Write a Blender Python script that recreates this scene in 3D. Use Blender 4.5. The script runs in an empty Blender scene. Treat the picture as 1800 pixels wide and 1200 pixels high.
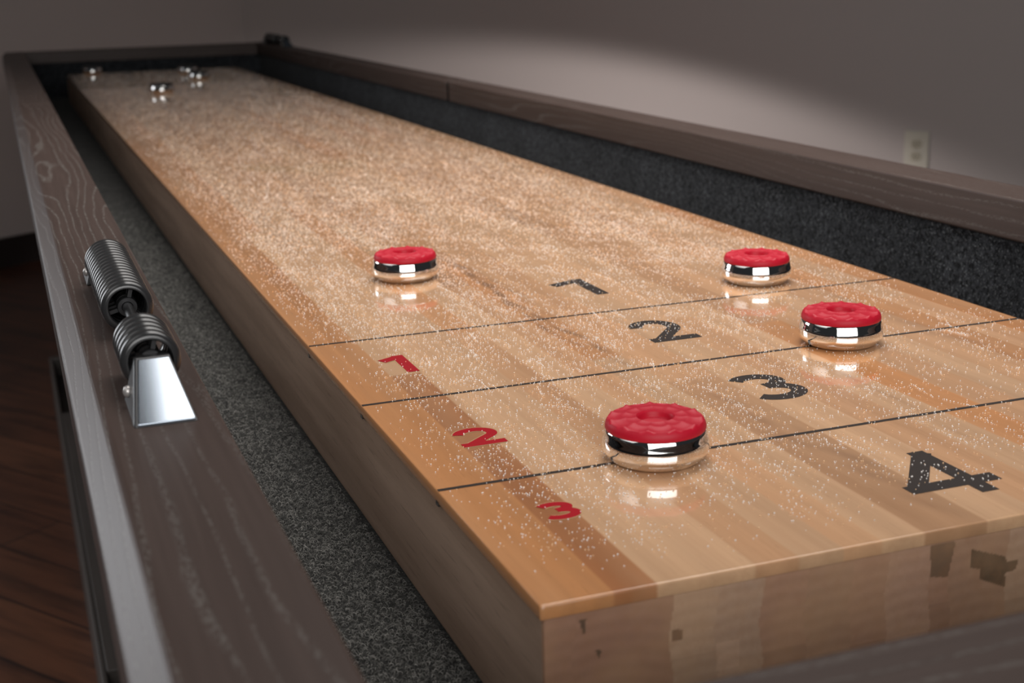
import bpy, bmesh, math, random
import numpy as np
from mathutils import Vector, Matrix

random.seed(7)
rng = np.random.default_rng(11)
sc = bpy.context.scene
C = sc.collection
ZB = 0.74            # height of the playing surface above the floor
W, L = 0.508, 3.886  # playing board
G = 0.109            # gutter width beside the board
RT, RB = 0.0615, 0.0245   # rail top / underside above the playing surface
Y0, Y1 = -0.1795, 4.09    # inner faces of the end rails


# ------------------------------------------------------------------ helpers
def link(name, me, mat=None, parent=None):
    o = bpy.data.objects.new(name, me)
    C.objects.link(o)
    if mat is not None and len(me.materials) == 0:
        me.materials.append(mat)
    if parent is not None:
        o.parent = parent
        if parent.get('_world'):
            o.location = -parent.location
    return o


def from_bm(name, bm, mat=None, parent=None, smooth=False, bevel=0, seg=2):
    bmesh.ops.recalc_face_normals(bm, faces=bm.faces[:])
    me = bpy.data.meshes.new(name)
    bm.to_mesh(me)
    bm.free()
    if smooth:
        me.polygons.foreach_set('use_smooth', [True] * len(me.polygons))
    o = link(name, me, mat, parent)
    if bevel:
        m = o.modifiers.new('edge', 'BEVEL')
        m.width = bevel
        m.segments = seg
        m.limit_method = 'ANGLE'
        m.angle_limit = math.radians(35)
        m.harden_normals = False
    return o


def tag(o, label, cat, group=None):
    o['label'] = label
    o['category'] = cat
    if group:
        o['group'] = group
    return o


def root(name, loc, label, cat, group=None, world=False, rz=0):
    o = bpy.data.objects.new(name, None)
    o.empty_display_size = 0.05
    C.objects.link(o)
    o.location = loc
    o.rotation_euler = (0, 0, rz)
    if world:
        o['_world'] = 1
    return tag(o, label, cat, group)


def box(bm, x0, x1, y0, y1, z0, z1):
    v = [bm.verts.new((x, y, z)) for z in (z0, z1) for y in (y0, y1) for x in (x0, x1)]
    for f in ((0, 2, 3, 1), (4, 5, 7, 6), (0, 1, 5, 4), (2, 6, 7, 3), (0, 4, 6, 2), (1, 3, 7, 5)):
        bm.faces.new([v[i] for i in f])
    return bm


def prism(bm, prof, a0, a1, place):
    """sweep a 2-D profile from a0 to a1; place(p, a) -> xyz"""
    A = [bm.verts.new(place(p, a0)) for p in prof]
    B = [bm.verts.new(place(p, a1)) for p in prof]
    n = len(prof)
    for i in range(n):
        bm.faces.new((A[i], A[(i + 1) % n], B[(i + 1) % n], B[i]))
    bm.faces.new(A[::-1])
    bm.faces.new(B)
    return bm


def lathe(bm, prof, n=64, axis='z'):
    """prof: list of (r, h); r == 0 gives a pole"""
    rings = []
    for r, h in prof:
        if r < 1e-7:
            p = (0, 0, h) if axis == 'z' else (0, h, 0)
            rings.append([bm.verts.new(p)])
        else:
            ring = []
            for k in range(n):
                t = 2 * math.pi * k / n
                p = (r * math.cos(t), r * math.sin(t), h) if axis == 'z' else (r * math.cos(t), h, r * math.sin(t))
                ring.append(bm.verts.new(p))
            rings.append(ring)
    for a, b in zip(rings[:-1], rings[1:]):
        if len(a) == 1 and len(b) == 1:
            continue
        for k in range(n):
            k2 = (k + 1) % n
            if len(a) == 1:
                bm.faces.new((a[0], b[k2], b[k]))
            elif len(b) == 1:
                bm.faces.new((a[k], a[k2], b[0]))
            else:
                bm.faces.new((a[k], a[k2], b[k2], b[k]))
    return bm


def np_mesh(name, verts, faces, smooth=False):
    """verts (n,3), faces (m,k) all with the same k"""
    me = bpy.data.meshes.new(name)
    verts = np.ascontiguousarray(verts, np.float32)
    faces = np.ascontiguousarray(faces, np.int32)
    m, k = faces.shape
    me.vertices.add(len(verts))
    me.vertices.foreach_set('co', verts.ravel())
    me.loops.add(m * k)
    me.loops.foreach_set('vertex_index', faces.ravel())
    me.polygons.add(m)
    me.polygons.foreach_set('loop_start', np.arange(0, m * k, k, dtype=np.int32))
    if smooth:
        me.polygons.foreach_set('use_smooth', np.ones(m, bool))
    me.update(calc_edges=True)
    me.validate()
    return me


def set_tone(me, col):
    a = me.color_attributes.new('tone', 'FLOAT_COLOR', 'POINT')
    c = np.ones((len(col), 4), np.float32)
    c[:, :3] = col
    a.data.foreach_set('color', c.ravel())


# ------------------------------------------------------------------ materials
class Nt:
    def __init__(self, name):
        self.m = bpy.data.materials.new(name)
        self.m.use_nodes = True
        self.t = self.m.node_tree
        self.b = self.t.nodes['Principled BSDF']

    def n(self, kind, **kw):
        nd = self.t.nodes.new(kind)
        for k, v in kw.items():
            if k == 'op':
                nd.operation = v
            elif k == 'blend':
                nd.blend_type = v
            elif hasattr(nd, k) and not k.startswith('i_'):
                setattr(nd, k, v)
        return nd

    def l(self, a, b):
        self.t.links.new(a, b)

    def coords(self, scale=(1, 1, 1), rot=(0, 0, 0)):
        tc = self.n('ShaderNodeTexCoord')
        mp = self.n('ShaderNodeMapping')
        mp.inputs['Scale'].default_value = scale
        mp.inputs['Rotation'].default_value = rot
        self.l(tc.outputs['Object'], mp.inputs['Vector'])
        return mp.outputs['Vector']

    def noise(self, vec, scale=1.0, detail=2.0, rough=0.5):
        nd = self.n('ShaderNodeTexNoise')
        nd.inputs['Scale'].default_value = scale
        nd.inputs['Detail'].default_value = detail
        nd.inputs['Roughness'].default_value = rough
        self.l(vec, nd.inputs['Vector'])
        return nd.outputs['Fac']

    def math(self, op, a, b=None, c=None):
        nd = self.n('ShaderNodeMath', op=op)
        for i, x in enumerate((a, b, c)):
            if x is None:
                continue
            if isinstance(x, (int, float)):
                nd.inputs[i].default_value = x
            else:
                self.l(x, nd.inputs[i])
        return nd.outputs[0]

    def step(self, fac, lo, hi, a=0.0, b=1.0):
        nd = self.n('ShaderNodeMapRange')
        nd.interpolation_type = 'SMOOTHSTEP'
        nd.inputs['From Min'].default_value = lo
        nd.inputs['From Max'].default_value = hi
        nd.inputs['To Min'].default_value = a
        nd.inputs['To Max'].default_value = b
        self.l(fac, nd.inputs['Value'])
        return nd.outputs['Result']

    def mix(self, fac, a, b, blend='MIX'):
        nd = self.n('ShaderNodeMixRGB', blend=blend)
        for i, x in zip(('Fac', 'Color1', 'Color2'), (fac, a, b)):
            if isinstance(x, (int, float)):
                nd.inputs[i].default_value = x
            elif isinstance(x, tuple):
                nd.inputs[i].default_value = (*x, 1)
            else:
                self.l(x, nd.inputs[i])
        return nd.outputs['Color']

    def bump(self, h, strength=0.3, dist=0.001):
        nd = self.n('ShaderNodeBump')
        nd.inputs['Strength'].default_value = strength
        nd.inputs['Distance'].default_value = dist
        self.l(h, nd.inputs['Height'])
        self.l(nd.outputs['Normal'], self.b.inputs['Normal'])

    def set(self, **kw):
        names = {'color': 'Base Color', 'rough': 'Roughness', 'metal': 'Metallic', 'spec': 'Specular IOR Level',
                 'coat': 'Coat Weight', 'coat_rough': 'Coat Roughness', 'sheen': 'Sheen Weight', 'aniso': 'Anisotropic'}
        for k, v in kw.items():
            s = self.b.inputs[names[k]]
            if isinstance(v, tuple):
                s.default_value = (*v, 1)
            elif isinstance(v, (int, float)):
                s.default_value = v
            else:
                self.l(v, s)
        return self.m


def plain(name, color, rough=0.5, metal=0.0, spec=0.5, **kw):
    return Nt(name).set(color=color, rough=rough, metal=metal, spec=spec, **kw)


def mat_board(name, rough, spec, coat):
    t = Nt(name)
    at = t.n('ShaderNodeAttribute')
    at.attribute_name = 'tone'
    base = at.outputs['Color']
    g = t.noise(t.coords((160, 5, 160)), 1, 4, 0.6)          # fine grain along the board
    base = t.mix(t.step(g, 0.35, 0.7, 0.0, 0.22), base, (0.36, 0.17, 0.08), 'MIX')
    f = t.noise(t.coords((900, 45, 900)), 1, 2, 0.6)         # pores
    base = t.mix(t.step(f, 0.60, 0.75, 0.0, 0.22), base, (0.16, 0.075, 0.04))
    big = t.noise(t.coords((22, 3.2, 22)), 1, 3, 0.55)       # mottled figure
    base = t.mix(t.step(big, 0.35, 0.65, 0.0, 0.30), base, (0.66, 0.40, 0.225))
    return t.set(color=base, rough=rough, spec=spec, coat=coat, coat_rough=0.03)


def mat_rail(name, along='y'):
    t = Nt(name)
    s = {'y': (16, 1.5, 16), 'x': (1.5, 16, 16)}[along]
    n = t.noise(t.coords(s), 1, 1.0, 0.4)
    n2 = t.noise(t.coords({'y': (60, 9, 60), 'x': (9, 60, 60)}[along]), 1, 1)
    sp = t.n('ShaderNodeSeparateXYZ')
    t.l(t.coords(), sp.inputs[0])
    across = t.math('ADD', sp.outputs['X' if along == 'y' else 'Y'], sp.outputs['Z'])
    ph = t.math('MULTIPLY', across, 95.0)
    ph = t.math('ADD', ph, t.math('MULTIPLY', n, 10.0))
    ph = t.math('ADD', ph, t.math('MULTIPLY', n2, 0.9))
    fr = t.math('FRACT', ph)
    line = t.math('ABSOLUTE', t.math('SUBTRACT', fr, 0.5))
    mask = t.step(line, 0.02, 0.16, 1.0, 0.0)
    br = t.noise(t.coords({'y': (900, 260, 900), 'x': (260, 900, 900)}[along]), 1, 2, 0.6)
    mask = t.math('MULTIPLY', mask, t.step(br, 0.40, 0.60))
    fine = t.noise(t.coords({'y': (260, 7, 260), 'x': (7, 260, 260)}[along]), 1, 3, 0.6)
    base = t.mix(fine, (0.041, 0.0258, 0.0208), (0.078, 0.0525, 0.0445))
    t2 = t.noise(t.coords((2, 2, 2)), 1, 2)
    area = t.step(t2, 0.35, 0.6, 0.20, 0.55)
    base = t.mix(t.math('MULTIPLY', mask, area), base, (0.20, 0.19, 0.175))
    t.bump(t.math('SUBTRACT', 1.0, mask), 0.15, 0.0004)
    return t.set(color=base, rough=0.42, spec=0.24)


def mat_carpet(name, dark, mid, light, s=1.0):
    t = Nt(name)
    a = t.noise(t.coords((s, s, s)), 900, 2, 0.65)
    b = t.noise(t.coords((s, s, s)), 420, 3, 0.6)
    c = t.noise(t.coords((s, s, s)), 28, 2, 0.5)
    col = t.mix(t.step(b, 0.36, 0.62), dark, mid)
    col = t.mix(t.step(a, 0.56, 0.72, 0, 0.85), col, light)
    col = t.mix(t.step(c, 0.3, 0.7, 0.0, 0.35), col, dark)
    t.bump(t.math('ADD', a, b), 0.9, 0.0012)
    return t.set(color=col, rough=0.95, spec=0.1, sheen=0.06)


def mat_floor():
    t = Nt('floor_planks')
    v = t.coords((1, 1, 1), (0, 0, math.radians(54.5)))     # planks run along the right-hand wall
    sp = t.n('ShaderNodeSeparateXYZ')
    t.l(v, sp.inputs[0])
    across = t.math('DIVIDE', sp.outputs['Y'], 0.136)
    idx = t.math('FLOOR', across)
    fr = t.math('FRACT', across)
    gap = t.step(t.math('ABSOLUTE', t.math('SUBTRACT', fr, 0.5)), 0.475, 0.495)
    off = t.math('MULTIPLY', idx, 0.37)
    al = t.math('ADD', t.math('DIVIDE', sp.outputs['X'], 1.15), off)
    idy = t.math('FLOOR', al)
    fy = t.math('FRACT', al)
    gap2 = t.step(t.math('ABSOLUTE', t.math('SUBTRACT', fy, 0.5)), 0.497, 0.4995)
    wn = t.n('ShaderNodeTexWhiteNoise', noise_dimensions='2D')
    cb = t.n('ShaderNodeCombineXYZ')
    t.l(idx, cb.inputs[0])
    t.l(idy, cb.inputs[1])
    t.l(cb.outputs[0], wn.inputs['Vector'])
    g = t.noise(t.coords((1, 1, 1), (0, 0, math.radians(54.5))), 9, 4, 0.6)
    mp = t.n('ShaderNodeMapping')
    mp.inputs['Scale'].default_value = (3, 26, 1)
    t.l(v, mp.inputs['Vector'])
    g2 = t.noise(mp.outputs['Vector'], 1, 4, 0.6)
    col = t.mix(wn.outputs['Value'], (0.090, 0.031, 0.016), (0.155, 0.058, 0.028))
    col = t.mix(t.step(g2, 0.40, 0.70, 0, 0.75), col, (0.025, 0.009, 0.006))
    col = t.mix(t.step(g, 0.45, 0.7, 0, 0.3), col, (0.11, 0.045, 0.022))
    col = t.mix(t.math('MAXIMUM', gap, gap2), col, (0.010, 0.005, 0.004))
    return t.set(color=col, rough=0.42, spec=0.4)


def mat_wall():
    t = Nt('wall_paint')
    n = t.noise(t.coords(), 160, 3, 0.6)
    col = t.mix(n, (0.50, 0.445, 0.425), (0.53, 0.472, 0.452))
    t.bump(n, 0.08, 0.0008)
    return t.set(color=col, rough=0.7, spec=0.2)


M = {}
M['resin'] = mat_board('clear_coated_maple', 0.22, 0.35, 1.0)
M['endgrain'] = mat_board('maple_end_grain', 0.55, 0.3, 0.0)
t = Nt('maple_side')
g = t.noise(t.coords((60, 4, 60)), 1, 4, 0.6)
g2 = t.noise(t.coords((500, 26, 500)), 1, 2, 0.6)
c = t.mix(t.step(g, 0.3, 0.7), (0.44, 0.295, 0.212), (0.59, 0.415, 0.31))
c = t.mix(t.step(g2, 0.58, 0.72, 0, 0.35), c, (0.16, 0.10, 0.065))
M['side'] = t.set(color=c, rough=0.5, spec=0.35)
M['rail'] = mat_rail('dark_oak_rail', 'y')
M['rail_x'] = mat_rail('dark_oak_end_rail', 'x')
M['carpet'] = mat_carpet('charcoal_gutter_carpet', (0.011, 0.011, 0.0105), (0.046, 0.045, 0.042), (0.17, 0.166, 0.155), 0.7)
M['carpet_wall'] = mat_carpet('blue_black_ribbed_carpet', (0.004, 0.0043, 0.0055), (0.040, 0.043, 0.049), (0.20, 0.21, 0.22), 0.5)
M['pile'] = None
t = Nt('carpet_loop_fibre')
gi = t.n('ShaderNodeNewGeometry')
M['pile'] = t.set(color=t.mix(gi.outputs['Random Per Island'], (0.022, 0.0215, 0.0205), (0.36, 0.35, 0.325)), rough=0.7, spec=0.3)
M['ink'] = plain('black_score_ink', (0.040, 0.033, 0.030), 0.22, spec=0.35, coat=1.0, coat_rough=0.03)
M['red_ink'] = plain('red_score_ink', (0.46, 0.006, 0.016), 0.22, spec=0.35, coat=1.0, coat_rough=0.03)
M['pale_ink'] = plain('pale_outline', (0.62, 0.42, 0.22), 0.22, spec=0.35, coat=1.0, coat_rough=0.03)
M['chrome'] = plain('polished_chrome', (0.90, 0.885, 0.87), 0.035, 1.0)
M['red'] = plain('red_cap_plastic', (0.45, 0.007, 0.024), 0.46, spec=0.28)
M['dark_cap'] = plain('dark_cap_plastic', (0.012, 0.013, 0.016), 0.35, spec=0.45)
M['gun'] = plain('gunmetal_ring', (0.026, 0.026, 0.027), 0.23, 0.0, spec=0.6)
M['gun_dark'] = plain('blackened_steel', (0.05, 0.05, 0.052), 0.34, 0.75)
M['steel'] = plain('satin_steel', (0.31, 0.35, 0.40), 0.11, 1.0)
M['screw'] = plain('pale_screw', (0.55, 0.52, 0.50), 0.35, 0.6)
M['floor'] = mat_floor()
M['wall'] = mat_wall()
M['basebd'] = plain('dark_baseboard', (0.012, 0.008, 0.007), 0.4, spec=0.3)
M['plate'] = plain('ivory_outlet_plastic', (0.62, 0.58, 0.49), 0.4, spec=0.4)
M['socket'] = plain('ivory_socket_face', (0.50, 0.45, 0.35), 0.45, spec=0.4)
M['joint'] = plain('black_gap_shade', (0.005, 0.005, 0.005), 0.7, spec=0.05)  # black standing in for the shade inside the rail gap
M['slot'] = plain('dark_slot', (0.02, 0.018, 0.015), 0.6)
t = Nt('dark_cabinet_wood')
g = t.noise(t.coords((220, 5, 220)), 1, 4, 0.6)
M['cab'] = t.set(color=t.mix(g, (0.036, 0.030, 0.027), (0.11, 0.095, 0.085)), rough=0.45, spec=0.4)
t = Nt('wax_bead')
gi = t.n('ShaderNodeNewGeometry')
rnd = gi.outputs['Random Per Island']
M['bead'] = t.set(color=t.mix(t.step(rnd, 0.70, 0.72), (0.92, 0.86, 0.81), (0.86, 0.56, 0.32)), rough=0.35, spec=0.5)

# ------------------------------------------------------------------ the room (turned 35 degrees to the table)
a_back = Vector((0.814, 0.581, 0)).normalized()
a_right = Vector((0.581, -0.814, 0)).normalized()
corner = Vector((0.825, 5.57, 0))


def structure(o):
    o['kind'] = 'structure'
    return o


def wall_slab(name, p, d, length, nrm, h, thick, mat, z0=0.0, front=0.0):
    """slab whose room face passes through p along d; nrm points into the room"""
    bm = bmesh.new()
    q = [p + nrm * front, p + d * length + nrm * front]
    prof = [(0, -thick), (0, 0)]
    vs = []
    for z in (z0, z0 + h):
        for e in (0, 1):
            for k in (0, 1):
                vs.append(bm.verts.new(q[e] - nrm * (thick * k) + Vector((0, 0, z))))
    for f in ((0, 1, 3, 2), (4, 6, 7, 5), (0, 4, 5, 1), (2, 3, 7, 6), (0, 2, 6, 4), (1, 5, 7, 3)):
        bm.faces.new([vs[i] for i in f])
    return structure(from_bm(name, bm, mat))


n_back = Vector((a_back.y, -a_back.x, 0))      # into the room (towards the camera)
n_right = Vector((-a_back.x, -a_back.y, 0))
wall_slab('wall_back', corner + a_back * 0.10, -a_back, 5.6, n_back, 2.7, 0.10, M['wall'])
wall_slab('wall_right', corner, a_right, 6.6, n_right, 2.7, 0.10, M['wall'])
wall_slab('baseboard_back', corner - a_back * 0.014, -a_back, 5.4, n_back, 0.108, 0.014, M['basebd'], 0.0, 0.014)
wall_slab('baseboard_right', corner, a_right, 6.5, n_right, 0.108, 0.014, M['basebd'], 0.0, 0.014)
bm = bmesh.new()
pts = [corner + a_back * 0.1 + n_back * -0.1, corner - a_back * 5.6 - n_back * 0.1,
       corner - a_back * 5.6 + a_right * 7.0, corner + a_back * 0.1 + a_right * 7.0]
prism(bm, [(p.x, p.y) for p in pts], -0.05, 0.0, lambda p, a: (p[0], p[1], a))
structure(from_bm('floor', bm, M['floor']))

# ------------------------------------------------------------------ the table
table = root('shuffleboard_table', (W / 2, L / 2, 0),
             'long shuffleboard table with glossy maple playing board and dark oak rails', 'table', world=True)


def tz(z):
    return z + ZB


# --- playing board: clear-coated top with its maple strips
edges = np.array([0, .017, .034, .0555, .083, .104, .127, .150, .172, .195, .2315, .262, .290, .318, .345, .372, .400, .430, .455, .482, .508])
pale = np.array([0.66, 0.405, 0.235])
mid = np.array([0.61, 0.340, 0.182])
orng = np.array([0.57, 0.255, 0.100])
brwn = np.array([0.47, 0.245, 0.122])
dark = np.array([0.41, 0.165, 0.066])
pal = [pale, mid, orng, brwn]


def strip_table():
    r = np.random.default_rng(5)
    near = {0: orng * 1.0, 1: orng * 0.93, 2: dark, 3: pale, 4: pale * 0.97 + 0.0, 5: mid, 6: pale * .98, 7: mid * 1.03, 8: pale * .95,
            9: mid * .84, 10: pale, 11: mid, 12: pale * .97, 13: orng * 1.02, 14: mid, 15: pale * .96, 16: mid, 17: orng, 18: mid, 19: orng}
    cuts0 = {0: .9, 1: 1.3, 2: .36, 3: .8, 4: 1.1, 5: .45, 6: .95, 7: .6, 8: .34, 9: .27, 10: .7, 11: .42, 12: .9, 13: .38, 14: 1.0, 15: .5, 16: .8, 17: .62, 18: .4, 19: .9}
    tab = []
    for i in range(20):
        segs = [(cuts0[i], near[i])]
        y = cuts0[i]
        last = 3 if i == 9 else -1
        if i == 2:
            segs.append((0.95, pale * .98))
            y = .95
        while y < L + .1:
            y += r.uniform(.45, 1.2)
            k = r.choice(4, p=[.38, .34, .18, .10])
            segs.append((y, (pal[k] * .68 + mid * .32) * r.uniform(.95, 1.04)))
        tab.append(segs)
    return tab


STRIPS = strip_table()


def smooth(a, lo, hi):
    x = np.clip((a - lo) / (hi - lo), 0, 1)
    return x * x * (3 - 2 * x)


def wob(x, y, f1, f2, ph):
    return np.sin(x * f1 + ph) * np.cos(y * f2 + ph * 1.7)


def wood_tone(x, y):
    """colour of the wood at board coordinates (its own strips, streaks and stains)"""
    x = np.clip(x, 0, W - 1e-6)
    si = np.clip(np.searchsorted(edges, x, side='right') - 1, 0, 19)
    col = np.zeros((len(x), 3))
    for i in range(20):
        m = si == i
        ys = y[m]
        c = np.zeros((m.sum(), 3))
        start = -1.0
        for end, cc in STRIPS[i]:
            k = (ys >= start) & (ys < end)
            c[k] = cc
            start = end
        # slow drift of the tone along and across each strip
        d = 1 + 0.06 * np.sin(ys * (3.1 + .7 * i) + i * 1.9) + 0.05 * np.sin((x[m] - edges[i]) * 260 + i + ys * 5)
        col[m] = c * d[:, None]
    stain = np.array([0.17, 0.09, 0.055])

    def streak(xc, slope, y0, y1, w, amt, ph):
        nonlocal col
        xx = xc + slope * (y - y0) + 0.0035 * np.sin(y * 21 + ph) + 0.0015 * np.sin(y * 67 + ph)
        m = np.exp(-((x - xx) / w) ** 2) * smooth(y, y0, y0 + .08) * (1 - smooth(y, y1 - .1, y1)) * amt
        m *= 0.65 + 0.35 * np.sin(y * 140 + ph + x * 300)
        col = col * (1 - m[:, None]) + stain * m[:, None]

    streak(.187, -.006, .28, .86, .0038, .80, .3)
    streak(.178, .010, .34, .75, .0024, .66, 1.3)
    streak(.193, .0, .40, 1.05, .006, .30, 2.0)
    streak(.292, .0, .38, .62, .0022, .35, .9)
    streak(.305, .0, .05, .42, .0016, .30, 2.9)
    streak(.322, .0, .83, .97, .0075, .55, 4.0)
    streak(.214, .0, -.02, .30, .006, .40, 1.1)
    streak(.226, .0, -.02, .22, .004, .35, 2.2)
    streak(.43, .0, .18, .55, .008, .35, 3.1)
    streak(.10, .0, .9, 1.5, .004, .30, 5.0)
    streak(.37, .0, 1.0, 1.7, .006, .30, 3.7)
    streak(.25, .0, 1.6, 2.3, .009, .28, 2.7)
    streak(.15, .0, 2.1, 2.8, .010, .28, 1.7)
    streak(.44, .0, 1.3, 1.9, .012, .30, .7)
    # amber varnish patch across the far boards
    m = np.exp(-((y - 1.46 - .05 * np.sin(x * 22)) / .045) ** 2) * smooth(x, .09, .14) * (1 - smooth(x, .24, .33)) * .62
    col = col * (1 - m[:, None]) + np.array([.40, .24, .09]) * m[:, None]
    return col


nx, ny = 341, 661
e = 0.0007
gx = np.linspace(e, W - e, nx)
gy = e + (L - 2 * e) * np.linspace(0, 1, ny) ** 1.35
X, Yg = np.meshgrid(gx, gy)
verts = np.stack([X.ravel(), Yg.ravel(), np.zeros(X.size)], 1)
idx = np.arange(nx * ny).reshape(ny, nx)
faces = np.stack([idx[:-1, :-1], idx[:-1, 1:], idx[1:, 1:], idx[1:, :-1]], -1).reshape(-1, 4)
loop = np.concatenate([idx[0, :], idx[1:, -1], idx[-1, -2::-1], idx[-2:0:-1, 0]])
lv = verts[loop]


def outset(v, z):
    o = v.copy()
    o[:, 0] = np.where(v[:, 0] <= e + 1e-9, 0, np.where(v[:, 0] >= W - e - 1e-9, W, v[:, 0]))
    o[:, 1] = np.where(v[:, 1] <= e + 1e-9, 0, np.where(v[:, 1] >= L - e - 1e-9, L, v[:, 1]))
    o[:, 2] = z
    return o


V = [verts]
F = [faces]
prev = loop
for z in (-0.0007, -0.0062, -0.0066):
    cur = np.arange(len(loop)) + sum(len(v) for v in V)
    V.append(outset(lv, z))
    F.append(np.stack([prev, cur, np.roll(cur, -1), np.roll(prev, -1)], -1))
    prev = cur
verts = np.concatenate(V)
tone = wood_tone(verts[:, 0], verts[:, 1])
verts[:, 2] += ZB
me = np_mesh('clear_coated_top', verts, np.concatenate(F))
set_tone(me, tone)
link('clear_coated_top', me, M['resin'], table)

# --- solid core under it
bm = bmesh.new()
box(bm, 0.002, W - 0.002, 0.004, L - 0.004, tz(-0.082), tz(-0.0064))
from_bm('board_core', bm, M['side'], table, bevel=0.001)

# --- end grain facing the near gutter, with its wedge-shaped darker plugs
nx2, nz2 = 676, 110
gx = np.linspace(0.002, W - 0.002, nx2)
gz = np.linspace(-0.082, -0.0066, nz2)
X, Z = np.meshgrid(gx, gz)


def inside(px, pz, poly):
    r = np.zeros(px.shape, bool)
    n = len(poly)
    for i in range(n):
        x1, z1 = poly[i]
        x2, z2 = poly[(i + 1) % n]
        c = ((z1 > pz) != (z2 > pz)) & (px < (x2 - x1) * (pz - z1) / (z2 - z1 + 1e-12) + x1)
        r ^= c
    return r


ecol = 1.3 * np.array([[.40, .24, .165], [.30, .165, .11], [.43, .28, .19], [.36, .205, .135], [.40, .26, .18], [.34, .20, .13]])
ediv = np.array([0, .0155, .0625, .0852, .1084, .1316, .1560, .1756, .2003, .2120, .2445, .268, .295, .32, .352, .38, .41, .44, .47, .51])
eseq = [1, 1, 2, 4, 3, 5, 3, 0, 3, 5, 4, 3, 0, 5, 2, 3, 1, 0, 4]
px, pz = X.ravel(), Z.ravel()
bi = np.clip(np.searchsorted(ediv, px + .0012 * np.sin(pz * 160), side='right') - 1, 0, 18)
tone = ecol[np.array(eseq)[bi]]
# second row of blocks below a stepped joint
low = pz < (-.045 + .006 * ((bi % 3) - 1))
tone = np.where((low & (bi % 2 == 0))[:, None], tone * .84, tone)
rings = np.sin((np.hypot(px - ediv[bi] - .015, pz + .11)) * 900 + bi) * .05
tone = tone * (1 + rings)[:, None]
sq = (inside(px, pz, [(.0851, -.035), (.0975, -.035), (.0975, -.049), (.0851, -.049)]))
tone[sq] *= 1.15
plugs = [[(.2232, -.0137), (.2442, -.0213), (.2451, -.0239), (.2517, -.0245), (.2511, -.0292), (.2446, -.0302), (.2449, -.0378), (.2295, -.0307), (.229, -.0252), (.2236, -.0236)],
         [(.1995, -.0076), (.2139, -.0080), (.2105, -.0260), (.2003, -.0240)],
         [(.0625, -.0243), (.0684, -.0247), (.0682, -.0294), (.0625, -.0299)],
         [(.0180, -.0105), (.0215, -.0105), (.0205, -.0190)], [(.0255, -.026), (.0285, -.027), (.0275, -.031)]]
for pl, cc in zip(plugs, ((.105, .07, .045), (.22, .135, .085), (.15, .085, .055), (.14, .09, .06), (.13, .09, .06))):
    tone[inside(px, pz, pl)] = cc
front = np.stack([px, np.full(px.size, .001), pz + ZB], 1)
back = front.copy()
back[:, 1] = .0042
idx = np.arange(nx2 * nz2).reshape(nz2, nx2)
Fq = np.stack([idx[:-1, :-1], idx[:-1, 1:], idx[1:, 1:], idx[1:, :-1]], -1).reshape(-1, 4)
loop = np.concatenate([idx[0, :], idx[1:, -1], idx[-1, -2::-1], idx[-2:0:-1, 0]])
cur = np.arange(len(loop)) + len(front)
verts = np.concatenate([front, back[loop]])
me = np_mesh('end_grain', verts, np.concatenate([Fq, np.stack([loop, cur, np.roll(cur, -1), np.roll(loop, -1)], -1)]))
set_tone(me, np.concatenate([tone, tone[loop]]))
link('end_grain', me, M['endgrain'], table)


# --- score lines and numbers
def stroke(bm, pts, w, z, closed=False):
    """flat mitred ribbon along pts, width w, lying at height z with a hair of thickness"""
    P = [Vector(p) for p in pts]
    n = len(P)
    Lh, Rh = [], []
    for i in range(n):
        if closed:
            d0 = (P[i] - P[i - 1]).normalized()
            d1 = (P[(i + 1) % n] - P[i]).normalized()
        else:
            d0 = (P[i] - P[i - 1]).normalized() if i else (P[1] - P[0]).normalized()
            d1 = (P[i + 1] - P[i]).normalized() if i < n - 1 else d0
        t_ = (d0 + d1).normalized()
        nn = Vector((-t_.y, t_.x))
        k = w / 2 / max(0.35, nn.dot(Vector((-d0.y, d0.x))))
        Lh.append(P[i] + nn * k)
        Rh.append(P[i] - nn * k)
    lv_ = [bm.verts.new((p.x, p.y, z)) for p in Lh]
    rv_ = [bm.verts.new((p.x, p.y, z)) for p in Rh]
    for i in range(n if closed else n - 1):
        j = (i + 1) % n
        bm.faces.new((rv_[i], rv_[j], lv_[j], lv_[i]))


def arc(cx, cy, rx, ry, a0, a1, n=18):
    return [(cx + rx * math.cos(math.radians(a0 + (a1 - a0) * i / n)), cy + ry * math.sin(math.radians(a0 + (a1 - a0) * i / n))) for i in range(n + 1)]


def digit_paths(d, x0, x1, y0, y1, w):
    h = w / 2
    xa, xb, ya, yb = x0 + h, x1 - h, y0 + h, y1 - h
    cx, rx = (xa + xb) / 2, (xb - xa) / 2
    H = yb - ya
    if d == 1:
        return [[(xb, y0), (xb, y1)], [(x0 + h * .2, y1 - (y1 - y0) * .25), (xb + h * .3, y1 - h * .85)]]
    if d == 2:
        r = H * .31
        top = arc(cx, yb - r, rx, r, 172, -38)
        return [top + [(xa + .10 * rx, ya - h * .3)], [(x0, ya), (x1, ya)]]
    if d == 3:
        rt, rb = H * .235, H * .265
        a = arc(cx - .04 * rx, yb - rt, rx * .90, rt, 150, -90)
        b = arc(cx, ya + rb, rx, rb, 90, -150)
        return [a, b]
    if d == 4:
        xs = x0 + (x1 - x0) * .70
        yc = y0 + (y1 - y0) * .26
        return [[(xs, y0), (xs, y1)], [(xs + h * .55, y1 - h * .5), (xa - h * .1, yc - h * .3)], [(x0, yc), (x1, yc)]]


def draw_digit(name, d, bb, w, mat, z, grow=0.0, parent=table):
    bm = bmesh.new()
    x0, x1, y0, y1 = bb
    for k, path in enumerate(digit_paths(d, x0, x1, y0, y1, w)):
        stroke(bm, path, w + grow, tz(z + 1e-6 * k))
    return from_bm(name, bm, mat, parent)


def up(o):
    for p in o.data.polygons:
        if p.normal.z < 0:
            p.flip()
    return o


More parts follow.
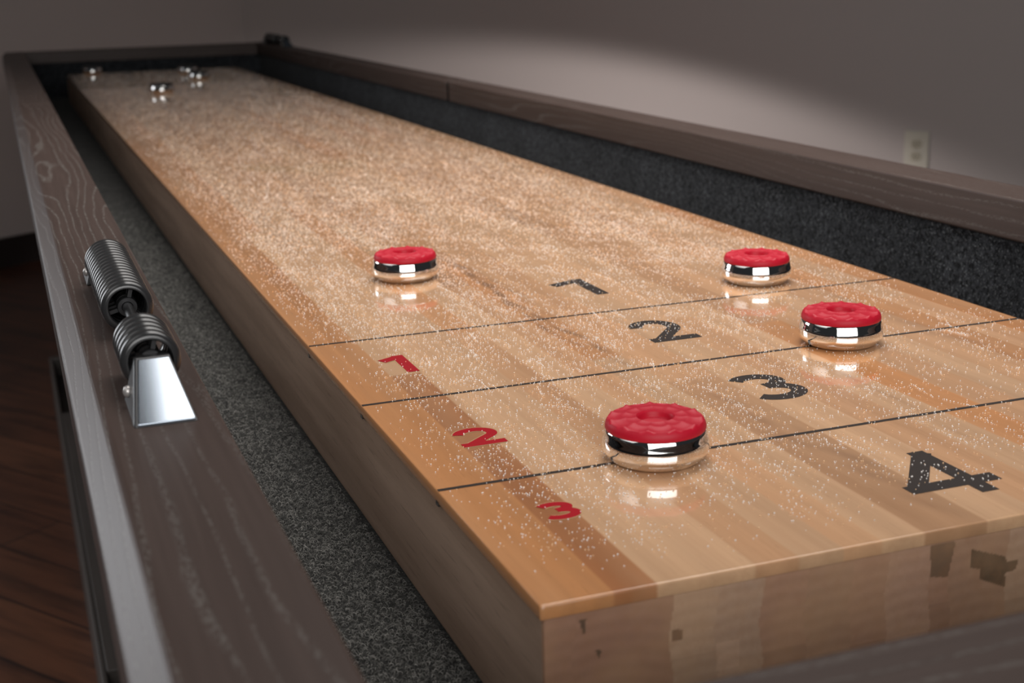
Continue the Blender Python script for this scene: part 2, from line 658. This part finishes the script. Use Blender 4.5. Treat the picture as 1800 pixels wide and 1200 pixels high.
for d, bb in ((1, (.2335, .2668, .519, .5815)), (2, (.2315, .2700, .3615, .4225)), (3, (.2275, .2695, .2065, .2625)), (4, (.2200, .2745, .0310, .0945))):
    up(draw_digit('score_number', d, bb, .0104 if d > 1 else .0112, M['ink'], .00016))
for d, bb, w in ((1, (.0372, .0560, .3655, .4095), .0085), (2, (.0340, .0608, .2040, .2355), .0064), (3, (.0362, .0578, .0842, .1072), .0054)):
    o = up(draw_digit('red_score_number', d, bb, w, M['red_ink'], .00024))
    b2 = bb
    q = up(draw_digit('number_outline', d, b2, w, M['pale_ink'], .00014, .0014, None))
    q.parent = o
for y in (.1468, .3062, .4623):
    bm = bmesh.new()
    n = 160
    pts = [(.0004 + (W - .0008) * i / n, y + random.uniform(-.00012, .00012)) for i in range(n + 1)]
    stroke(bm, pts, .0033, tz(.00012))
    up(from_bm('score_line', bm, M['ink'], table))
    bm = bmesh.new()
    box(bm, -.0004, .0012, y - .0022, y + .0022, tz(-.0082), tz(-.0058))
    from_bm('line_refraction', bm, M['ink'], table)  # ink-coloured block painted in for the line refracted through the coating's edge

# --- gutter floor and its carpeted walls
bm = bmesh.new()
box(bm, -G - .004, W + G + .004, Y0 - .004, Y1 + .004, tz(-.090), tz(-.082))
from_bm('gutter_floor', bm, M['carpet'], table)


def wall_strip(x0, x1, y0, y1, mat):
    bm = bmesh.new()
    box(bm, x0, x1, y0, y1, tz(-.082), tz(RB))
    return from_bm('gutter_wall', bm, mat, table)


wall_strip(W + G + .004, W + G + .016, Y0, Y1, M['carpet_wall'])
wall_strip(-G - .016, -G - .004, Y0, Y1, M['carpet_wall'])
wall_strip(-G - .004, W + G + .004, Y1 + .004, Y1 + .016, M['carpet_wall'])
wall_strip(-G - .004, W + G + .004, Y0 - .016, Y0 - .004, M['carpet_wall'])

# --- rails: flat cap, chamfered on the outer top edge
RW = .065
prof = [(0, RB), (0, RT), (.0525, RT), (RW, RT - .0115), (RW, RB)]
for side in (-1, 1):
    def place(p, a, side=side):
        x = -G - p[0] if side < 0 else W + G + p[0]
        return (x, a, tz(p[1]))
    for y0, y1 in ((Y0 - RW, 2.042), (2.056, Y1 + RW)):
        bm = prism(bmesh.new(), prof, y0, y1, place)
        from_bm('side_rail', bm, M['rail'], table, bevel=.0022, seg=3)
    bm = bmesh.new()
    xs_ = sorted((-G - .0515, -G - .0012)) if side < 0 else [W + G + .0012, W + G + .0515]
    box(bm, xs_[0], xs_[1], 2.0415, 2.0565, tz(RB + .001), tz(RT - .0012))
    from_bm('rail_gap_shade', bm, M['joint'], table)  # black block put in the open rail gap as its shade
for end, yy in ((-1, Y0), (1, Y1)):
    def place(p, a, end=end, yy=yy):
        return (a, yy + end * p[0], tz(p[1]))
    bm = prism(bmesh.new(), prof, -G + .0008, W + G - .0008, place)
    from_bm('end_rail', bm, M['rail_x'], table, bevel=.0022, seg=3)

# --- cabinet under the rails
bm = bmesh.new()
box(bm, -G - .034, -G - .016, Y0 - .05, Y1 + .05, tz(-.15), tz(RB))
from_bm('cabinet_side', bm, M['cab'], table, bevel=.002)
bm = bmesh.new()
box(bm, W + G + .016, W + G + .034, Y0 - .05, Y1 + .05, tz(-.15), tz(RB))
from_bm('cabinet_side', bm, M['cab'], table, bevel=.002)
for y0, y1 in ((Y0 - .05, Y0 - .016), (Y1 + .016, Y1 + .05)):
    bm = bmesh.new()
    box(bm, -G - .016, W + G + .016, y0, y1, tz(-.15), tz(RB))
    from_bm('cabinet_end', bm, M['cab'], table, bevel=.002)
bm = bmesh.new()
box(bm, -G - .016, W + G + .016, Y0 - .016, Y1 + .016, tz(-.112), tz(-.090))
from_bm('cabinet_bottom', bm, M['cab'], table)

# --- floor beams that carry the legs (the left one shows beside the rail)
ZT = .14                         # top of the beam above the floor
bx0, bx1, by0, by1 = -.1545, -.060, .55, 2.856


def beam(mirror):
    f = (lambda x: W - x) if mirror else (lambda x: x)

    def bxx(bm, x0, x1, y0, y1, z0, z1):
        a, b = sorted((f(x0), f(x1)))
        box(bm, a, b, y0, y1, z0, z1)
    bm = bmesh.new()
    bxx(bm, bx0, bx1, by0, by1, 0, ZT - .045)
    bxx(bm, bx0, bx0 + .0075, by0, by1, ZT - .045, ZT)                    # outer lip
    pockets = ((1.10, 1.195), (2.375, 2.824))
    ys = [by0] + [q for p in pockets for q in p] + [by1]
    for k in range(0, len(ys), 2):
        bxx(bm, bx0 + .0075, bx1, ys[k], ys[k + 1], ZT - .045, ZT)
    for p in pockets:
        bxx(bm, bx1 - .02, bx1, p[0], p[1], ZT - .045, ZT)
    o = from_bm('floor_beam', bm, M['cab'], table, bevel=.0018)
    for yb in (1.150,):
        b = bmesh.new()
        bmesh.ops.create_cone(b, cap_ends=True, segments=24, radius1=.011, radius2=.010, depth=.006,
                              matrix=Matrix.Translation((f(-.128), yb, ZT - .042)))
        bmesh.ops.create_cone(b, cap_ends=True, segments=6, radius1=.006, radius2=.006, depth=.022,
                              matrix=Matrix.Translation((f(-.128), yb, ZT - .034)))
        q = from_bm('beam_bolt', b, M['steel'], None, bevel=.0006)
        q.parent = o
    for y in (.95, 2.05):
        b = bmesh.new()
        a, c_ = sorted((f(-.060), f(.030)))
        box(b, a, c_, y - .06, y + .06, 0, tz(-.112))
        from_bm('table_leg', b, M['cab'], table, bevel=.002)


beam(False)
beam(True)
b = bmesh.new()
box(b, .020, W - .020, 1.0, 2.0, .20, .26)
box(b, -.002, .022, .99, 2.01, .20, .26)
box(b, W - .022, W + .002, .99, 2.01, .20, .26)
from_bm('stretcher', b, M['cab'], table)

# --- looped carpet pile standing up in the near part of the left gutter
def smooth_np(a, lo, hi):
    x_ = np.clip((a - lo) / (hi - lo), 0, 1)
    return x_ * x_ * (3 - 2 * x_)


N = 84000
cx = rng.uniform(-G - .001, -.001, N)
cy = -.175 + 2.1 * rng.uniform(0, 1, N) ** 1.9
near_edge = cx > .0005
rad = rng.uniform(.0006, .0016, N)
th = rng.uniform(0, 2 * np.pi, N)
kp = rng.uniform(0, 1, N) > smooth_np(cy, .9, 1.92)
cx, cy, rad, th = cx[kp], cy[kp], rad[kp], th[kp]
N = len(cx)
tilt = rng.uniform(-.9, .9, N)
nr = 5
ang = np.linspace(-.25, np.pi + .25, nr)
tr = rng.uniform(.00011, .00020, N)
u = np.stack([np.cos(th), np.sin(th), np.zeros(N)], 1)
wv = np.stack([-np.sin(th) * np.sin(tilt), np.cos(th) * np.sin(tilt), np.cos(tilt)], 1)
nv = np.cross(u, wv)
base = np.stack([cx, cy, np.full(N, ZB - .0820)], 1)
allv = np.zeros((N, nr, 3, 3), np.float32)
for i, a in enumerate(ang):
    d = u * math.cos(a) + wv * math.sin(a)
    cpt = base + d * rad[:, None]
    for k in range(3):
        q = 2 * math.pi * k / 3
        allv[:, i, k] = cpt + (d * math.cos(q) + nv * math.sin(q)) * tr[:, None]
vid = np.arange(N * nr * 3).reshape(N, nr, 3)
fs = []
for i in range(nr - 1):
    for k in range(3):
        k2 = (k + 1) % 3
        fs.append(np.stack([vid[:, i, k], vid[:, i, k2], vid[:, i + 1, k2], vid[:, i + 1, k]], -1))
me = np_mesh('carpet_pile', allv.reshape(-1, 3), np.concatenate(fs), True)
o = link('carpet_pile', me, M['pile'], table)
o['kind'] = 'stuff'

# ------------------------------------------------------------------ pucks
RM = .0294
body_prof = [(0, 0), (20.5, 0), (22.5, .25), (24.6, 1.1), (26.6, 2.6), (28.1, 4.5), (28.95, 6.0), (29.15, 6.35), (29.35, 6.9), (29.4, 8.5), (29.35, 10.8),
             (29.2, 12.2), (28.95, 13.0), (28.6, 14.5), (28.1, 16.4), (27.75, 17.7), (27.4, 18.2), (26.9, 18.3), (25.5, 18.0), (0, 18.0)]


def puck_body():
    bm = lathe(bmesh.new(), [(r * .001, z * .001) for r, z in body_prof], 96)
    return bm


def puck_cap():
    """plastic cap: rounded rim, web of shallow scallops, central well"""
    bm = bmesh.new()
    NT, K = 132, 11
    outer = [(26.6, 18.05), (27.55, 18.35), (27.75, 18.9), (27.7, 20.0), (27.4, 21.3), (26.9, 22.4), (26.2, 23.4)]
    top = [25.6, 24.8, 23.6, 22.2, 20.6, 19.0, 17.8, 17.0, 16.2, 14.8, 13.2, 11.8, 10.6]
    well = [(9.9, 24.0), (9.5, 23.3), (9.2, 21.8), (8.8, 20.6), (8.0, 20.2), (4, 20.1)]
    rings_ = []
    for r, z in outer:
        rings_.append([(r, z)] * NT)
    for r in top:
        row = []
        for k in range(NT):
            f = (k / NT * K) % 1.0
            b = 4 * f * (1 - f)                        # 0 on a ridge, 1 in mid scallop
            if r > 17.0:
                tt = (r - 17.0) / 8.6
                dip = (0.25 + 1.45 * tt ** 1.3) * b + .80 * math.sin(math.pi * min(1, tt)) * .9
                rr = r - .55 * b * tt
            else:
                tt = (r - 9.9) / 7.1
                dip = (0.10 + .60 * tt) * b + .60 * math.sin(math.pi * max(0, min(1, tt))) * .8
                rr = r - .55 * b * tt if r < 17 else r
            row.append((rr, 24.9 - dip - (.25 if r > 25 else 0)))
        rings_.append(row)
    for r, z in well:
        rings_.append([(r, z)] * NT)
    V_ = []
    for row in rings_:
        V_.append([bm.verts.new((r * .001 * math.cos(2 * math.pi * k / NT), r * .001 * math.sin(2 * math.pi * k / NT), z * .001)) for k, (r, z) in enumerate(row)])
    for a, b in zip(V_[:-1], V_[1:]):
        for k in range(NT):
            bm.faces.new((a[k], a[(k + 1) % NT], b[(k + 1) % NT], b[k]))
    bm.faces.new(V_[-1])
    bm.faces.new(V_[0][::-1])
    return bm


def sharp_smooth(o, deg=32):
    me_ = o.data
    me_.polygons.foreach_set('use_smooth', [True] * len(me_.polygons))
    me_.set_sharp_from_angle(angle=math.radians(deg))
    return o


def make_puck(capmat, label, group):
    t_ = root('shuffleboard_puck', (0, 0, ZB), label, 'puck', group)
    sharp_smooth(from_bm('body', puck_body(), M['chrome'], t_), 22)
    sharp_smooth(from_bm('cap', puck_cap(), capmat, t_), 50)
    return t_


def copy_tree(o, parent=None):
    c_ = o.copy()
    C.objects.link(c_)
    if parent is not None:
        c_.parent = parent
    for ch in list(o.children):
        copy_tree(ch, c_)
    return c_


reds = [(.1249, .1441, 0.10, 'red-capped chrome puck straddling the third score line, nearest the red 3'),
        (.3495, .3048, 0.42, 'red-capped chrome puck sitting on the middle score line beside the black 3'),
        (.3973, .5039, 0.30, 'red-capped chrome puck by the right board edge just beyond the first score line'),
        (.1294, .6539, 0.05, 'red-capped chrome puck alone on the left half beyond the first score line')]
darks = [(.1773, 2.9573, .2, 'dark-capped chrome puck nearest the middle among the four at the far end'),
         (.3236, 3.3724, .5, 'dark-capped chrome puck just in front of another, right of the far end'),
         (.3323, 3.6615, .1, 'dark-capped chrome puck half hidden behind another near the far end'),
         (.0744, 3.848, .7, 'dark-capped chrome puck at the far left corner of the board')]
pucks = []
p0 = make_puck(M['red'], reds[0][3], 'red pucks on the board')
for i, (x, y, rz, lab) in enumerate(reds):
    o = p0 if i == 0 else copy_tree(p0)
    o.location = (x, y, ZB + .0001)
    o.rotation_euler = (0, 0, rz)
    o['label'] = lab
    pucks.append((x, y))
p1 = make_puck(M['dark_cap'], darks[0][3], 'dark pucks at the far end')
for i, (x, y, rz, lab) in enumerate(darks):
    o = p1 if i == 0 else copy_tree(p1)
    o.location = (x, y, ZB + .0001)
    o.rotation_euler = (0, 0, rz)
    o['label'] = lab
    pucks.append((x, y))

# ------------------------------------------------------------------ wax beads strewn over the board
def bead_field(n, y0, y1, pw=1.0):
    x = rng.uniform(.004, W - .004, n)
    y = y0 + (y1 - y0) * rng.uniform(0, 1, n) ** pw
    return x, y


def density(x, y):
    d = 0.55 + .45 * np.sin(x * 31 + 3 * np.sin(y * 9)) * np.sin(y * 17 + 2.1 * np.sin(x * 23))
    d += .35 * np.sin(x * 90 + y * 40) * np.sin(y * 71 - x * 30)
    d = np.clip(d, .12, 1)
    k = smooth(y, .6, 1.3)
    d = d * (1 - .65 * k) + .5 * .65 * k
    d *= .25 + .75 * smooth(x, .004, .05)          # thinner by the left edge
    d *= .30 + .70 * smooth(W - x, .004, .06)
    d *= smooth(y, .012, .07)
    d *= .62 + .38 * smooth(y, .25, .75)
    return d


xs, ys = [], []
n = 320000
x, y = bead_field(n, .01, L - .02)
k = rng.uniform(0, 1, n) < density(x, y) * (1.0 - .66 * smooth(y, .7, 1.8)) * 1.08
xs.append(x[k])
ys.append(y[k])
# short drag trails left by the pucks
for _ in range(150):
    x0 = rng.uniform(.06, W - .05)
    y0 = rng.uniform(.08, 1.5)
    ln = rng.uniform(.006, .03)
    a = rng.normal(math.pi / 2, .25)
    n = int(ln / .0011)
    s = np.linspace(0, ln, n)
    xs.append(x0 + np.cos(a) * s + rng.normal(0, .0004, n))
    ys.append(y0 + np.sin(a) * s + rng.normal(0, .0004, n))
x = np.concatenate(xs)
y = np.concatenate(ys)
keep = np.ones(len(x), bool)
for px_, py_ in pucks:
    keep &= np.hypot(x - px_, y - py_) > .0245
keep &= (x > .002) & (x < W - .002)
for x0, x1, y0, y1 in ((.0365, .057, .365, .410), (.033, .0615, .203, .2365), (.0355, .0585, .0835, .108)):
    keep &= ~((x > x0) & (x < x1) & (y > y0) & (y < y1) & (rng.uniform(0, 1, len(x)) < .85))
x, y = x[keep], y[keep]
N = len(x)
ph = (1 + 5 ** .5) / 2
ico = np.array([(-1, ph, 0), (1, ph, 0), (-1, -ph, 0), (1, -ph, 0), (0, -1, ph), (0, 1, ph), (0, -1, -ph), (0, 1, -ph), (ph, 0, -1), (ph, 0, 1), (-ph, 0, -1), (-ph, 0, 1)]) / math.hypot(1, ph)
icf = np.array([(0, 11, 5), (0, 5, 1), (0, 1, 7), (0, 7, 10), (0, 10, 11), (1, 5, 9), (5, 11, 4), (11, 10, 2), (10, 7, 6), (7, 1, 8), (3, 9, 4), (3, 4, 2), (3, 2, 6), (3, 6, 8), (3, 8, 9), (4, 9, 5), (2, 4, 11), (6, 2, 10), (8, 6, 7), (9, 8, 1)])
r = rng.uniform(.00024, .00047, N) * (1 + .15 * smooth(y, 1.2, 3.4))
bv = ico[None] * r[:, None, None] + np.stack([x, y, ZB + r * .85], 1)[:, None, :]
bf = icf[None] + (np.arange(N) * 12)[:, None, None]
me = np_mesh('wax_beads', bv.reshape(-1, 3), bf.reshape(-1, 3), True)
o = link('wax_beads', me, M['bead'])
o['kind'] = 'stuff'
tag(o, 'fine white and amber wax beads strewn over the playing board', 'wax beads')

# ------------------------------------------------------------------ abacus scorers on the rails
AX = .0790           # height of the rod above the playing surface
PITCH = .0095
RO, RI = .0150, .0106


def ring_bm():
    bm = bmesh.new()
    h = PITCH / 2 - .0001
    prof_ = [(RI, -h + .0008), (RI + .0006, -h), (RO - .0024, -h), (RO - .0010, -h + .0010), (RO - .0002, -h * .45), (RO, 0), (RO - .0002, h * .45),
             (RO - .0010, h - .0010), (RO - .0024, h), (RI + .0006, h), (RI, h - .0008)]
    lathe(bm, prof_ + [prof_[0]], 56, 'y')
    bmesh.ops.remove_doubles(bm, verts=bm.verts[:], dist=1e-7)
    return bm


def hub_bm():
    bm = bmesh.new()
    h = .0032
    p_ = [(.0033, -h), (.0054, -h), (.0058, -h + .0006), (.0058, h - .0006), (.0054, h), (.0033, h)]
    lathe(bm, p_ + [p_[0]], 32, 'y')
    bmesh.ops.remove_doubles(bm, verts=bm.verts[:], dist=1e-7)
    for k in range(3):
        a = math.radians(75 + 120 * k)
        b = bmesh.new()
        box(b, .0054, RI + .0003, -.0022, .0022, -.0011, .0011)
        b.transform(Matrix.Rotation(-a, 4, 'Y'))
        tmp = bpy.data.meshes.new('tmp')
        b.to_mesh(tmp)
        b.free()
        bm.from_mesh(tmp)
        bpy.data.meshes.remove(tmp)
    return bm


ring0 = sharp_smooth(from_bm('scoring_ring', ring_bm(), M['gun']), 40)
hub0 = sharp_smooth(from_bm('hub', hub_bm(), M['gun_dark'], ring0), 40)


def bracket(parent, y_out, sgn):
    """wedge end bracket: low edge at y_out, rising in direction sgn"""
    def P(x, d, z):
        return (x, y_out + sgn * d, z)
    z0, z1 = tz(RT), tz(.0832)
    hb, ht = .0148, .0086
    bm = bmesh.new()
    prf = [(hb, 0, z0), (hb, .049, z0), (ht, .049, z1), (ht, .0445, z1)]
    A = [bm.verts.new(P(-q[0], q[1], q[2])) for q in prf]
    B = [bm.verts.new(P(q[0], q[1], q[2])) for q in prf]
    bm.faces.new(A)
    bm.faces.new(B[::-1])
    for i in range(4):
        bm.faces.new((A[i], A[(i + 1) % 4], B[(i + 1) % 4], B[i]))
    o_ = from_bm('end_bracket', bm, M['gun_dark'], parent, bevel=.0009, seg=3)
    bm = bmesh.new()      # tongue that carries the rod into the first ring
    ya, yb = sorted((y_out + sgn * .047, y_out + sgn * .057))
    box(bm, -.0074, .0074, ya, yb, tz(.0715), tz(.0828))
    q_ = from_bm('tongue', bm, M['gun_dark'], None, bevel=.0006)
    q_.parent = o_
    # bright sloping face plate
    n_ = Vector((0, -sgn * (z1 - z0), .0445)).normalized()
    def lerp(a, b, t_):
        return a + (b - a) * t_
    bm = bmesh.new()
    bot, tp = .03, .955
    lo, hi = [], []
    for hx, tt in ((-1, bot), (1, bot), (1, tp), (-1, tp)):
        half = lerp(hb, ht, tt) - .0014
        base_ = Vector(P(hx * half + .0004, .0445 * tt, lerp(z0, z1, tt)))
        lo.append(bm.verts.new(base_ - n_ * .0004))
        hi.append(bm.verts.new(base_ + n_ * .0009))
    bm.faces.new(hi)
    bm.faces.new(lo[::-1])
    for i in range(4):
        bm.faces.new((lo[i], lo[(i + 1) % 4], hi[(i + 1) % 4], hi[i]))
    q_ = from_bm('face_plate', bm, M['steel'], None, bevel=.0005, seg=3)
    q_.parent = o_
    q_['label'] = 'brushed steel face plate'
    bm = bmesh.new()
    bmesh.ops.create_uvsphere(bm, u_segments=20, v_segments=12, radius=.0030,
                              matrix=Matrix.Translation(P(-.0134, .0375, tz(.0690))) @ Matrix.Diagonal((.8, 1, 1, 1)))
    q_ = from_bm('screw', bm, M['screw'], None, smooth=True)
    q_.parent = o_


ORD = ['front', 'second', 'third', 'fourth', 'fifth', 'sixth', 'seventh', 'eighth', 'ninth', 'tenth', 'eleventh', 'twelfth', 'thirteenth',
       'fourteenth', 'fifteenth', 'sixteenth']


def scorer(x, ya, yb, label):
    s = root('abacus_scorer', (x, 0, 0), label, 'score counter', 'abacus scorers on the rails')
    bracket(s, ya, 1)
    bracket(s, yb, -1)
    bm = bmesh.new()
    bmesh.ops.create_cone(bm, cap_ends=True, segments=24, radius1=.0030, radius2=.0030, depth=(yb - ya) - .098,
                          matrix=Matrix.Translation((0, (ya + yb) / 2, tz(AX))) @ Matrix.Rotation(math.pi / 2, 4, 'X'))
    sharp_smooth(from_bm('rod', bm, M['gun_dark'], s), 40)
    return s


XS = -.1352
scorer(XS, .1262, .5075, 'gunmetal abacus score counter with steel wedge bracket on the left rail')
first = True


def put_ring(x, y, label, group):
    global first
    if first:
        r_ = ring0
        first = False
    else:
        r_ = ring0.copy()
        C.objects.link(r_)
        h_ = hub0.copy()
        C.objects.link(h_)
        h_.parent = r_
    r_.location = (x, y, tz(AX))
    tag(r_, label, 'scoring ring', group)


for k in range(5):
    nm = ORD[k] + (' ring' if k == 0 else ' ring from the front')
    put_ring(XS, .1772 + PITCH * (k + .5), f'ribbed black scoring ring, {nm}, short stack behind steel wedge', 'rings in the short front stack')
for k in range(16):
    nm = ORD[k] + (' ring' if k == 0 else ' ring from the front')
    put_ring(XS, .3020 + PITCH * (k + .5), f'ribbed black scoring ring, {nm}, long stack on left rail', 'rings in the long rear stack')
XF = W + .1352
scorer(XF, 3.700, 4.085, 'blurred dark abacus score counter on the far end of the right rail')
for k in range(21):
    yr = 3.751 + PITCH * (k + .5) if k < 5 else 3.876 + PITCH * (k - 4.5)
    put_ring(XF, yr, 'blurred dark scoring ring on the right rail scorer near the room corner', 'rings on the far scorer')

# ------------------------------------------------------------------ wall outlet
oz = .42
hd = Vector((.594, .797, 0)).normalized()
cam_xy = Vector((-.18968, -.49494, 0))
tt = (corner.dot(n_right) - cam_xy.dot(n_right)) / hd.dot(n_right)
op = cam_xy + hd * tt
outlet = root('wall_outlet', (op.x, op.y, oz), 'ivory duplex electrical outlet with cover plate on the right wall', 'outlet', rz=math.radians(-54.5))
bm = bmesh.new()
box(bm, -.0395, .0395, -.006, 0, -.062, .062)
plate = from_bm('cover_plate', bm, M['plate'], outlet, bevel=.0025, seg=3)
for s in (-1, 1):
    bm = bmesh.new()
    pr = []
    for k in range(40):
        a = 2 * math.pi * k / 40
        pr.append((.0172 * math.cos(a), max(-.0138, min(.0138, .0172 * math.sin(a))) + s * .0195))
    prism(bm, pr, -.0085, -.004, lambda p, a: (p[0], a, p[1]))
    so = from_bm('socket', bm, M['socket'], outlet, bevel=.0008)
    bm = bmesh.new()
    for xx, hh in ((-.0063, .0045), (.0063, .0037)):
        box(bm, xx - .0013, xx + .0013, -.0090, -.0080, s * .0195 + .002 - hh, s * .0195 + .002 + hh)
    bmesh.ops.create_cone(bm, cap_ends=True, segments=16, radius1=.0026, radius2=.0026, depth=.001,
                          matrix=Matrix.Translation((0, -.0085, s * .0195 - .0078)) @ Matrix.Rotation(math.pi / 2, 4, 'X'))
    q = from_bm('slots', bm, M['slot'])
    q.parent = so
bm = bmesh.new()
bmesh.ops.create_cone(bm, cap_ends=True, segments=20, radius1=.0035, radius2=.0030, depth=.002,
                      matrix=Matrix.Translation((0, -.0068, 0)) @ Matrix.Rotation(math.pi / 2, 4, 'X'))
from_bm('plate_screw', bm, M['screw'], outlet)

# ------------------------------------------------------------------ lights
def aim(o, target):
    o.rotation_euler = (Vector(target) - o.location).to_track_quat('-Z', 'Y').to_euler()


def area(name, loc, target, sx, sy, power, color=(1, 1, 1), spread=180):
    d = bpy.data.lights.new(name, 'AREA')
    d.shape = 'RECTANGLE'
    d.size, d.size_y = sx, sy
    d.energy = power
    d.color = color
    d.spread = math.radians(spread)
    o = bpy.data.objects.new(name, d)
    C.objects.link(o)
    o.location = loc
    aim(o, target)
    return o


def spot(name, loc, target, power, deg, blend, radius, color=(1, 1, 1)):
    d = bpy.data.lights.new(name, 'SPOT')
    d.energy = power
    d.spot_size = math.radians(deg)
    d.spot_blend = blend
    d.shadow_soft_size = radius
    d.color = color
    o = bpy.data.objects.new(name, d)
    C.objects.link(o)
    o.location = loc
    aim(o, target)
    return o


area('overhead_softbox', (.55, 1.10, ZB + 1.25), (.55, 1.12, ZB), 1.16, 1.8, 18.0, (1, .965, .93), 112)
area('front_softbox', (-.28, -1.85, ZB + 1.0), (.15, .8, ZB + .25), 2.5, 1.25, 24.0, (1.0, .985, .97), 130)
area('left_window_light', (-1.78, 3.12, ZB + .50), (.0, .35, ZB + .1), 1.0, 1.2, 13.0, (.93, .96, 1.0), 150)
area('left_fill', (-1.9, .7, ZB + 2.1), (-.05, .75, ZB), 2.4, 2.6, 3.6, (1.0, .97, .95), 66)  # added fill, no known source; lifts the left side of the board
spot('added_wall_spot', (1.0, 3.3, ZB - .45), (1.0 + .364, 3.3 + .427, ZB - .45 - .828), 28.0, 157, .135, .03, (1, .93, .90))  # added unseen spot behind the table, shapes the light pool on the right wall

w = bpy.data.worlds.new('room_ambient')
w.use_nodes = True
w.node_tree.nodes['Background'].inputs['Color'].default_value = (.9, .95, 1.0, 1)
w.node_tree.nodes['Background'].inputs['Strength'].default_value = 0.022
sc.world = w

# ------------------------------------------------------------------ camera
cd = bpy.data.cameras.new('camera')
cam = bpy.data.objects.new('camera', cd)
C.objects.link(cam)
cam.location = (-0.18968268, -0.49493669, 0.25955782 + ZB)
cam.rotation_euler = (1.3074671953, 0.0255929609, -0.3557956922)
cd.sensor_fit = 'HORIZONTAL'
cd.sensor_width = 36.0
cd.lens = 2398.8154 / 1800 * 36.0
cd.clip_start = .01
cd.clip_end = 60
cd.dof.use_dof = True
cd.dof.focus_distance = .865
cd.dof.aperture_fstop = 11.9
sc.camera = cam

vs = sc.view_settings
vs.view_transform = 'Standard'
vs.look = 'None'
vs.exposure = 0.0
vs.gamma = 1.0
vs.use_curve_mapping = False
for o in bpy.data.objects:
    if '_world' in o:
        del o['_world']
